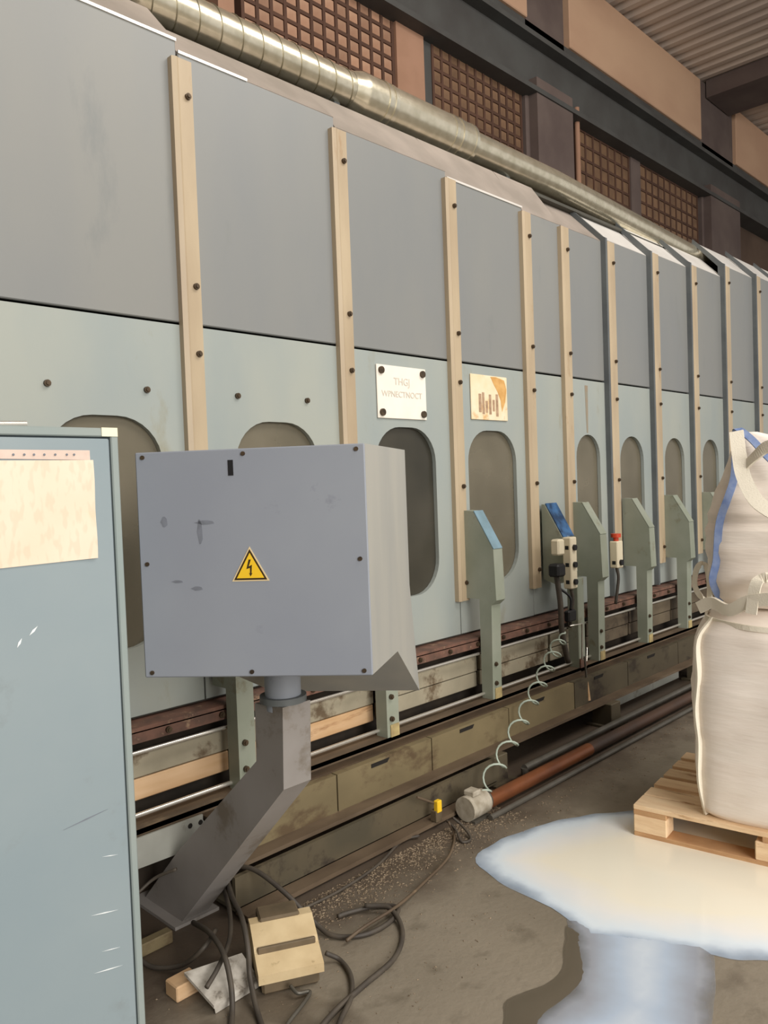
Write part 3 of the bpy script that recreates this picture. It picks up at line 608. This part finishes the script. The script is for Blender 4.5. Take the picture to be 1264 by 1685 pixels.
obj('closing_tie', MB().ribbon([aX(1228, 765, 3.30), aX(1246, 748, 3.28), aX(1264, 735, 3.27), aX(1285, 740, 3.25)], (.1, -.5, 1), .05, .004), M['loop'], b2)

# ------------------------------------------------------------------ milky spill on the floor
def spill_mat(name, cin, cmid, cedge, alpha_in, rough, cthick=(.9, .9, .88, 1), a0=.3):
    m = bpy.data.materials.new(name); m.use_nodes = True; nt = m.node_tree; N = nt.nodes; L = nt.links; b = N['Principled BSDF']; b.inputs['Roughness'].default_value = rough
    at = N.new('ShaderNodeAttribute'); at.attribute_name = 'depth'; n = N.new('ShaderNodeTexNoise'); n.inputs['Scale'].default_value = 4; n.inputs['Detail'].default_value = 4
    tc = N.new('ShaderNodeTexCoord'); L.new(tc.outputs['Object'], n.inputs[0])
    ma = N.new('ShaderNodeMath'); ma.operation = 'MULTIPLY_ADD'; L.new(n.outputs['Fac'], ma.inputs[0]); ma.inputs[1].default_value = .5; sb = N.new('ShaderNodeMath'); sb.operation = 'SUBTRACT'; L.new(at.outputs['Fac'], sb.inputs[0]); sb.inputs[1].default_value = .25; L.new(sb.outputs[0], ma.inputs[2])
    r = N.new('ShaderNodeValToRGB'); e = r.color_ramp.elements; e[0].position = .0; e[0].color = cedge; e[1].position = .85; e[1].color = cin; k = e.new(.22); k.color = cmid; k = e.new(.48); k.color = cthick
    L.new(ma.outputs[0], r.inputs[0]); L.new(r.outputs[0], b.inputs['Base Color'])
    mr = N.new('ShaderNodeMapRange'); mr.inputs[1].default_value = -.08; mr.inputs[2].default_value = .16; mr.inputs[3].default_value = a0; mr.inputs[4].default_value = alpha_in; L.new(ma.outputs[0], mr.inputs[0]); L.new(mr.outputs[0], b.inputs['Alpha']); return m
M['milk'] = spill_mat('milky_liquid', rgb(252, 246, 228), rgb(228, 239, 248), rgb(184, 202, 224), 1.0, .12, a0=.45)
M['film'] = spill_mat('thin_milky_film', rgb(232, 240, 248), rgb(166, 172, 184), rgb(140, 142, 146), .9, .12, rgb(190, 206, 226), .2)
def spill(name, pix, m, parent, z, step=.02, scale=.3):
    poly = [aZ(x, y, 0) for x, y in pix]; poly = [(q.x, q.y) for q in poly]
    # smooth the outline
    out = []
    n = len(poly)
    for i in range(n):
        a, b, c, d = [Vector(poly[(i+k-1) % n]) for k in range(4)]
        for k in range(5):
            t = k/5; q = .5*((2*b)+(c-a)*t+(2*a-5*b+4*c-d)*t*t+(3*b-a-3*c+d)*t**3)
            q += Vector((noise.noise(Vector((q.x*9, q.y*9, 1))), noise.noise(Vector((q.x*9, q.y*9, 5)))))*.012; out.append(q)
    from mathutils.geometry import delaunay_2d_cdt
    def inside(p):
        r = False; j = len(out)-1
        for i in range(len(out)):
            a, b = out[i], out[j]
            if (a.y > p.y) != (b.y > p.y) and p.x < (b.x-a.x)*(p.y-a.y)/(b.y-a.y)+a.x: r = not r
            j = i
        return r
    def dist(p):
        best = 9
        for i in range(len(out)):
            a, b = out[i-1], out[i]; ab = b-a; t = max(0, min(1, (p-a).dot(ab)/max(1e-9, ab.length_squared))); best = min(best, (p-a-ab*t).length)
        return best
    xs = [q.x for q in out]; ys = [q.y for q in out]; pts = list(out); x = min(xs)
    while x < max(xs):
        y = min(ys)
        while y < max(ys):
            p = Vector((x+random.uniform(-.2, .2)*step, y+random.uniform(-.2, .2)*step))
            if inside(p) and dist(p) > step*.5: pts.append(p)
            y += step
        x += step
    res = delaunay_2d_cdt(pts, [], [list(range(len(out)))], 1, 1e-5)
    V2, F2 = res[0], res[2]; dd = [dist(Vector(q)) for q in V2]
    mb = MB(); mb.add([(q[0], q[1], z+.003*min(1, d/.03)) for q, d in zip(V2, dd)], [list(f) for f in F2], True)
    o = obj(name, mb, m, parent); at = o.data.attributes.new('depth', 'FLOAT', 'POINT')
    for i, d in enumerate(dd): at.data[i].value = min(1, d/scale)
    for p in o.data.polygons:
        if p.normal.z < 0: p.flip()
    return o
pud = thing('milky_puddle', aZ(1040, 1470, 0), 'large white milky puddle spreading on the concrete in front of the pallet', 'puddle')
spill('deep_pool', [(782, 1412), (826, 1382), (895, 1357), (965, 1342), (1040, 1334), (1120, 1330), (1300, 1340), (1420, 1400), (1420, 1585), (1264, 1582), (1200, 1578), (1120, 1562), (1030, 1550), (962, 1542), (945, 1520), (880, 1480), (820, 1450)], M['milk'], pud, .002, .03, .32)
M['damp'] = spill_mat('damp_concrete', rgb(104, 95, 80), rgb(106, 97, 82), rgb(112, 103, 88), .85, .4, rgb(104, 95, 80))
spill('damp_rim', [(956, 1530), (930, 1525), (925, 1585), (895, 1620), (835, 1645), (825, 1690), (800, 1790), (905, 1790), (900, 1680), (935, 1650), (975, 1610), (975, 1545)], M['damp'], pud, .0007, .03, .06)
tf = spill('thin_run', [(935, 1500), (1000, 1500), (1090, 1500), (1160, 1540), (1178, 1620), (1172, 1700), (1160, 1780), (860, 1780), (868, 1690), (905, 1655), (948, 1610)], M['film'], pud, .0012, .03, .30)

# ------------------------------------------------------------------ things lying along the machine's foot
fpz = thing('floor_pipe', (3.02, 2.33, 0), 'rusty brown pipe with its near end coloured orange as sunlit, lying on the floor along the machine', 'pipe')
obj('sunlit_end', MB().cyl((3.02, 2.33, .045), (4.0, 2.33, .045), .036, 16), M['pipe_sunlit'], fpz); obj('pipe_run', MB().cyl((4.0, 2.33, .045), (9.5, 2.33, .045), .034, 16), M['pipe_dark'], fpz)
tag(obj('floor_conduit', MB().cyl((2.95, 2.25, .014), (9.5, 2.25, .014), .014, 10), M['pipe_grey']), 'thin dull grey conduit on the floor in front of the rusty pipe', 'pipe')
tag(obj('steel_conduit', MB().cyl((3.5, 2.43, .055), (9.5, 2.43, .055), .02, 10).cyl((3.5, 2.43, 0), (3.5, 2.43, .055), .02, 8), M['pipe_grey']), 'grey steel conduit behind the rusty floor pipe under the machine', 'pipe')
mo = thing('pump_motor', (2.93, 2.33, 0), 'small pale cylindrical motor at the near end of the rusty pipe', 'motor')
obj('casing', MB().cyl((2.86, 2.33, .062), (3.0, 2.33, .062), .058, 20), M['motor'], mo)
obj('end_cap', MB().cyl((3.0, 2.33, .062), (3.02, 2.33, .062), .048, 20), M['pipe_grey'], mo)
obj('foot', MB().box(2.87, 2.99, 2.28, 2.38, 0, .012), M['pipe_grey'], mo)
obj('terminal_box', MB().box(2.89, 2.95, 2.30, 2.36, .115, .14, .004), M['motor'], mo)
vv = thing('drain_valve', (2.62, 2.40, .03), 'small valve with yellow block and rod handle by the machine foot', 'valve')
yb = aY(720, 1327, 2.39)
obj('body', MB().box(yb.x-.02, yb.x+.02, 2.38, 2.42, .031, .085, .004), M['dkbox'], vv)
obj('yellow_block', MB().box(yb.x-.016, yb.x+.016, 2.375, 2.40, yb.z-.025, yb.z+.03, .003), M['yellow'], vv)
obj('rod_handle', MB().cyl(aY(686, 1312, 2.40), aY(716, 1322, 2.40), .006, 8), M['rail'], vv)
# coiled air hose
p0 = aY(930, 1040, 2.62); p1 = aY(905, 1085, 2.60); p2 = aY(850, 1215, 2.45); p3 = aY(775, 1335, 2.30)
def bez(t):
    u = 1-t; return p0*u**3+p1*3*u*u*t+p2*3*u*t*t+p3*t**3
pts = []; turns = 10; ns = turns*14
for i in range(ns+1):
    t = i/ns; c = bez(t); d = (bez(min(1, t+.01))-bez(max(0, t-.01))).normalized(); u = d.orthogonal().normalized(); v = d.cross(u); a = 2*PI*turns*t; r = .042*min(1, t*8, (1-t)*8)
    pts.append(c+(u*math.cos(a)+v*math.sin(a))*r)
tag(obj('coiled_hose', MB().tube(pts, .0055, 6, smooth_path=False), M['hose']), 'pale green coiled air hose drooping from the desk to the floor', 'hose')
# hanging air gun with a long wooden-tipped lance
ag = thing('air_gun', (4.62, 2.62, .85), 'air gun hanging between brackets with a long thin lance', 'air gun')
g0 = aY(935, 1010, 2.64)
obj('gun_body', MB().box(g0.x-.02, g0.x+.07, 2.62, 2.66, g0.z-.05, g0.z+.02, .008), M['black'], ag)
obj('hanger', MB().tube([g0+Vector((.03, 0, .02)), g0+Vector((.03, .0, .10)), g0+Vector((0, .06, .16))], .008, 8), M['black'], ag)
obj('hook_wire', MB().tube([aY(938, 1030, 2.62), aY(958, 1026, 2.62), aY(958, 1085, 2.62), aY(966, 1088, 2.62), aY(966, 1065, 2.62)], .005, 6, smooth_path=False), M['rod'], ag)
obj('lance', MB().cyl(aY(962, 1080, 2.60), aY(966, 1125, 2.60), .007, 8), M['pipe_grey'], ag)
obj('wooden_tip', MB().cyl(aY(966, 1120, 2.60), aY(968, 1152, 2.60), .008, 10, .016), M['board_wood'], ag)
# pendants
def pendant(label, x, y, z0, z1, wd, nb, red):
    t = thing('push_button_pendant', (x+wd/2, y, z0), label, 'control pendant', 'push-button pendants on the machine')
    obj('case', MB().box(x, x+wd, y-.06, y, z0, z1, .006), M['pend'], t)
    for k in range(nb):
        zq = z1-(k+.6)*(z1-z0)/nb
        if red and k == 0: continue
        obj('button', MB().cyl((x+wd/2, y-.06, zq), (x+wd/2, y-.075, zq), wd*.25, 14), M['black'], t)
        obj('side_mark', MB().box(x-.0015, x, y-.045, y-.02, zq-.012, zq+.012), M['black'], t)
    if red: obj('stop_button', MB().cyl((x+wd/2, y-.03, z1), (x+wd/2, y-.03, z1+.025), .018, 12).cyl((x+wd/2, y-.03, z1+.025), (x+wd/2, y-.03, z1+.05), .034, 18), M['red'], t)
    obj('cable', MB().tube([(x+wd/2, y-.03, z0), (x+wd/2+.01, y-.035, z0-.08), (x+wd/2-.01, y-.02, z0-.25)], .011, 8), M['cable'], t)
    return t
q = aY(938, 930, 2.66); pendant('cream push-button pendant with three black marks hanging below the blue desk', q.x-.035, 2.69, aY(940, 968, 2.66).z, aY(935, 884, 2.66).z, .075, 3, False)
q = aY(1012, 905, 2.64); pendant('cream push-button pendant topped by a red mushroom stop button', q.x-.04, 2.66, aY(1012, 934, 2.64).z, aY(1012, 890, 2.64).z, .08, 2, True)
cr = thing('connector_block', (4.5, 2.6, .9), 'small black connector block with cream cap under the blue desk', 'connector')
a_ = aY(912, 900, 2.70); obj('cap', MB().box(a_.x-.045, a_.x+.03, 2.64, 2.70, a_.z-.05, a_.z+.05, .01), M['pend'], cr)
a_ = aY(914, 935, 2.68); obj('block', MB().box(a_.x-.06, a_.x+.03, 2.62, 2.70, a_.z-.05, a_.z+.03, .012), M['black'], cr)
obj('cable', MB().tube([a_, aY(922, 990, 2.66), aY(925, 1040, 2.66), aY(935, 1090, 2.66)], .018, 8), M['cable'], cr)

# ------------------------------------------------------------------ foot switches and cables in the near corner
fb = thing('foot_switch_box', aZ(475, 1610, 0), 'cream-yellow boxy foot switch with a ridged lid lying among the cables', 'foot switch')
a, b = aZ(432, 1640, 0), aZ(527, 1618, 0); u = (b-a).normalized(); v = Vector((-u.y, u.x, 0)); wd = (b-a).length
MF = Matrix(((u.x, v.x, 0, a.x), (u.y, v.y, 0, a.y), (0, 0, 1, 0), (0, 0, 0, 1)))
obj('base', MB().box(0, wd, 0, .20, 0, .05, .008).xf(MF), M['dkbox'], fb)
obj('lid', MB().prism([(-.015, .045), (-.015, .075), (.06, .105), (.075, .12), (.15, .155), (.19, .155), (.20, .045)], 'x', -.012, wd+.012).xf(MF), M['ochre'], fb)
obj('ridge', MB().box(-.002, wd+.002, .055, .068, .10, .122, .003).xf(MF), M['dkbox'], fb)
obj('cover_plate', MB().box(.02, wd-.03, .15, .24, .04, .165, .006).xf(MF), M['dkbox'], fb)
fp = thing('foot_pedal', aZ(365, 1630, 0), 'dirty white tilted metal foot pedal left of the cream foot switch', 'foot switch')
obj('tread_plate', MB().quad_slab([aZ(352, 1655, .03), aZ(428, 1612, .03), aZ(398, 1568, .085), aZ(303, 1600, .085)], (0, 0, -.010)), M['dirty_white'], fp)
obj('front_lip', MB().quad_slab([aZ(352, 1655, .03), aZ(428, 1612, .03), aZ(430, 1622, 0.002), aZ(355, 1668, 0.002)], (.004, .006, 0)), M['dirty_white'], fp)
obj('pedal_base', MB().prism([(q.x, q.y) for q in (aZ(350, 1662, 0), aZ(425, 1618, 0), aZ(410, 1580, 0), aZ(320, 1610, 0))], 'z', 0, .022), M['dkbox'], fp)
a = aZ(300, 1640, 0); tag(obj('wood_offcut', MB().box(a.x-.03, a.x+.06, a.y-.02, a.y+.05, 0, .05, .004), M['board_wood']), 'small brown wood offcut on the floor beside the cabinet foot', 'block')
a = aZ(256, 1560, 0); tag(obj('floor_rail', MB().box(a.x-.10, a.x+.06, a.y-.02, a.y+.02, 0, .045, .004), M['channel']), 'short beige steel rail end at the foot of the cranked arm', 'rail')
def cable(label, pts, r=.009, m='cable'):
    tag(obj('cable', MB().tube([aZ(*q) for q in pts], r, 8, 8), M[m]), label, 'cable', 'cables around the foot of the machine')
cable('thick black cable curving from the arm foot into a loop right of the foot switch', [(382, 1424, .16), (420, 1432, .17), (470, 1470, .12), (520, 1520, .03), (550, 1540, .012), (600, 1538, .01), (640, 1518, .01), (655, 1495, .01), (625, 1490, .012), (580, 1500, .012), (556, 1508, .012)])
cable('black cable looping past the right of the foot switch towards the bottom edge', [(600, 1490, .03), (640, 1494, .028), (662, 1530, .01), (650, 1575, .01), (600, 1620, .01), (555, 1660, .01), (520, 1700, .01), (490, 1740, .01)])
cable('black cable dropping from the arm over the foot switch lid', [(372, 1440, .10), (382, 1475, .17), (398, 1510, .19), (408, 1560, .14), (412, 1610, .06), (425, 1670, .01), (445, 1720, .01)])
cable('brown cable arching over the white foot pedal', [(318, 1518, .06), (345, 1535, .12), (368, 1570, .13), (380, 1620, .07), (382, 1670, .01), (375, 1730, .01)])
cable('black cable running from the arm to the foot pedal', [(368, 1462, .10), (378, 1500, .12), (378, 1545, .11), (360, 1590, .10), (340, 1625, .075)], .008)
cable('cable lying low between the cabinet and the foot pedal', [(228, 1578, .02), (255, 1592, .012), (300, 1588, .03), (335, 1560, .10), (355, 1530, .11)], .008)
cable('black cable coming out behind the foot switch and running down', [(536, 1568, .04), (560, 1580, .012), (577, 1605, .01), (578, 1640, .01), (560, 1680, .01), (545, 1730, .01)], .008)
cable('short pale cable loop at the front of the foot switch', [(478, 1622, .03), (490, 1634, .02), (510, 1632, .012), (500, 1650, .01), (470, 1690, .01), (455, 1730, .01)], .006, 'pipe_grey')
cable('thin brown cable lying across the chips from the valve to the loop', [(738, 1352, .05), (748, 1375, .01), (738, 1410, .008), (700, 1450, .008), (655, 1490, .03), (600, 1525, .03), (570, 1548, .02)], .006, 'rail')
cable('thin cable along the edge of the machine base', [(690, 1375, .015), (660, 1385, .008), (620, 1425, .008), (560, 1465, .008), (500, 1495, .01)], .006)
cable('thin dark cable coil under the pump motor', [(745, 1345, .06), (762, 1360, .03), (775, 1380, .008), (760, 1385, .008), (750, 1365, .03), (735, 1350, .05)], .006)
cable('thin cable tucked behind the slanted arm beside the cabinet', [(226, 1470, .16), (255, 1445, .2), (290, 1430, .24)], .006)
# crumbs and chips swept against the machine
mb = MB()
def chips(n, fx, s0, s1):
    for _ in range(n):
        p = fx(); s = random.uniform(s0, s1); a = random.uniform(0, PI); ca, sa = math.cos(a)*s, math.sin(a)*s; e = random.uniform(.3, .7); z0 = .0005; z1 = s*random.uniform(.3, .7)
        mb.add([(p[0]+ca, p[1]+sa, z0), (p[0]-sa*e, p[1]+ca*e, z0), (p[0]-ca, p[1]-sa, z0), (p[0]+sa*e, p[1]-ca*e, z0), (p[0], p[1], z1)], [(0, 1, 4), (1, 2, 4), (2, 3, 4), (3, 0, 4)])
chips(2600, lambda: (random.uniform(1.7, 3.1), 2.36-abs(random.gauss(0, .11))), .003, .009)
chips(500, lambda: (random.uniform(3.0, 6.5), 2.2-abs(random.gauss(0, .10))), .003, .009)
chips(300, lambda: (random.uniform(1.2, 2.4), random.uniform(1.6, 2.3)), .002, .006)
o = tag(obj('floor_chips', mb, M['chip']), 'pale crumbs and chips strewn on the floor along the machine', 'debris'); o['kind'] = 'stuff'
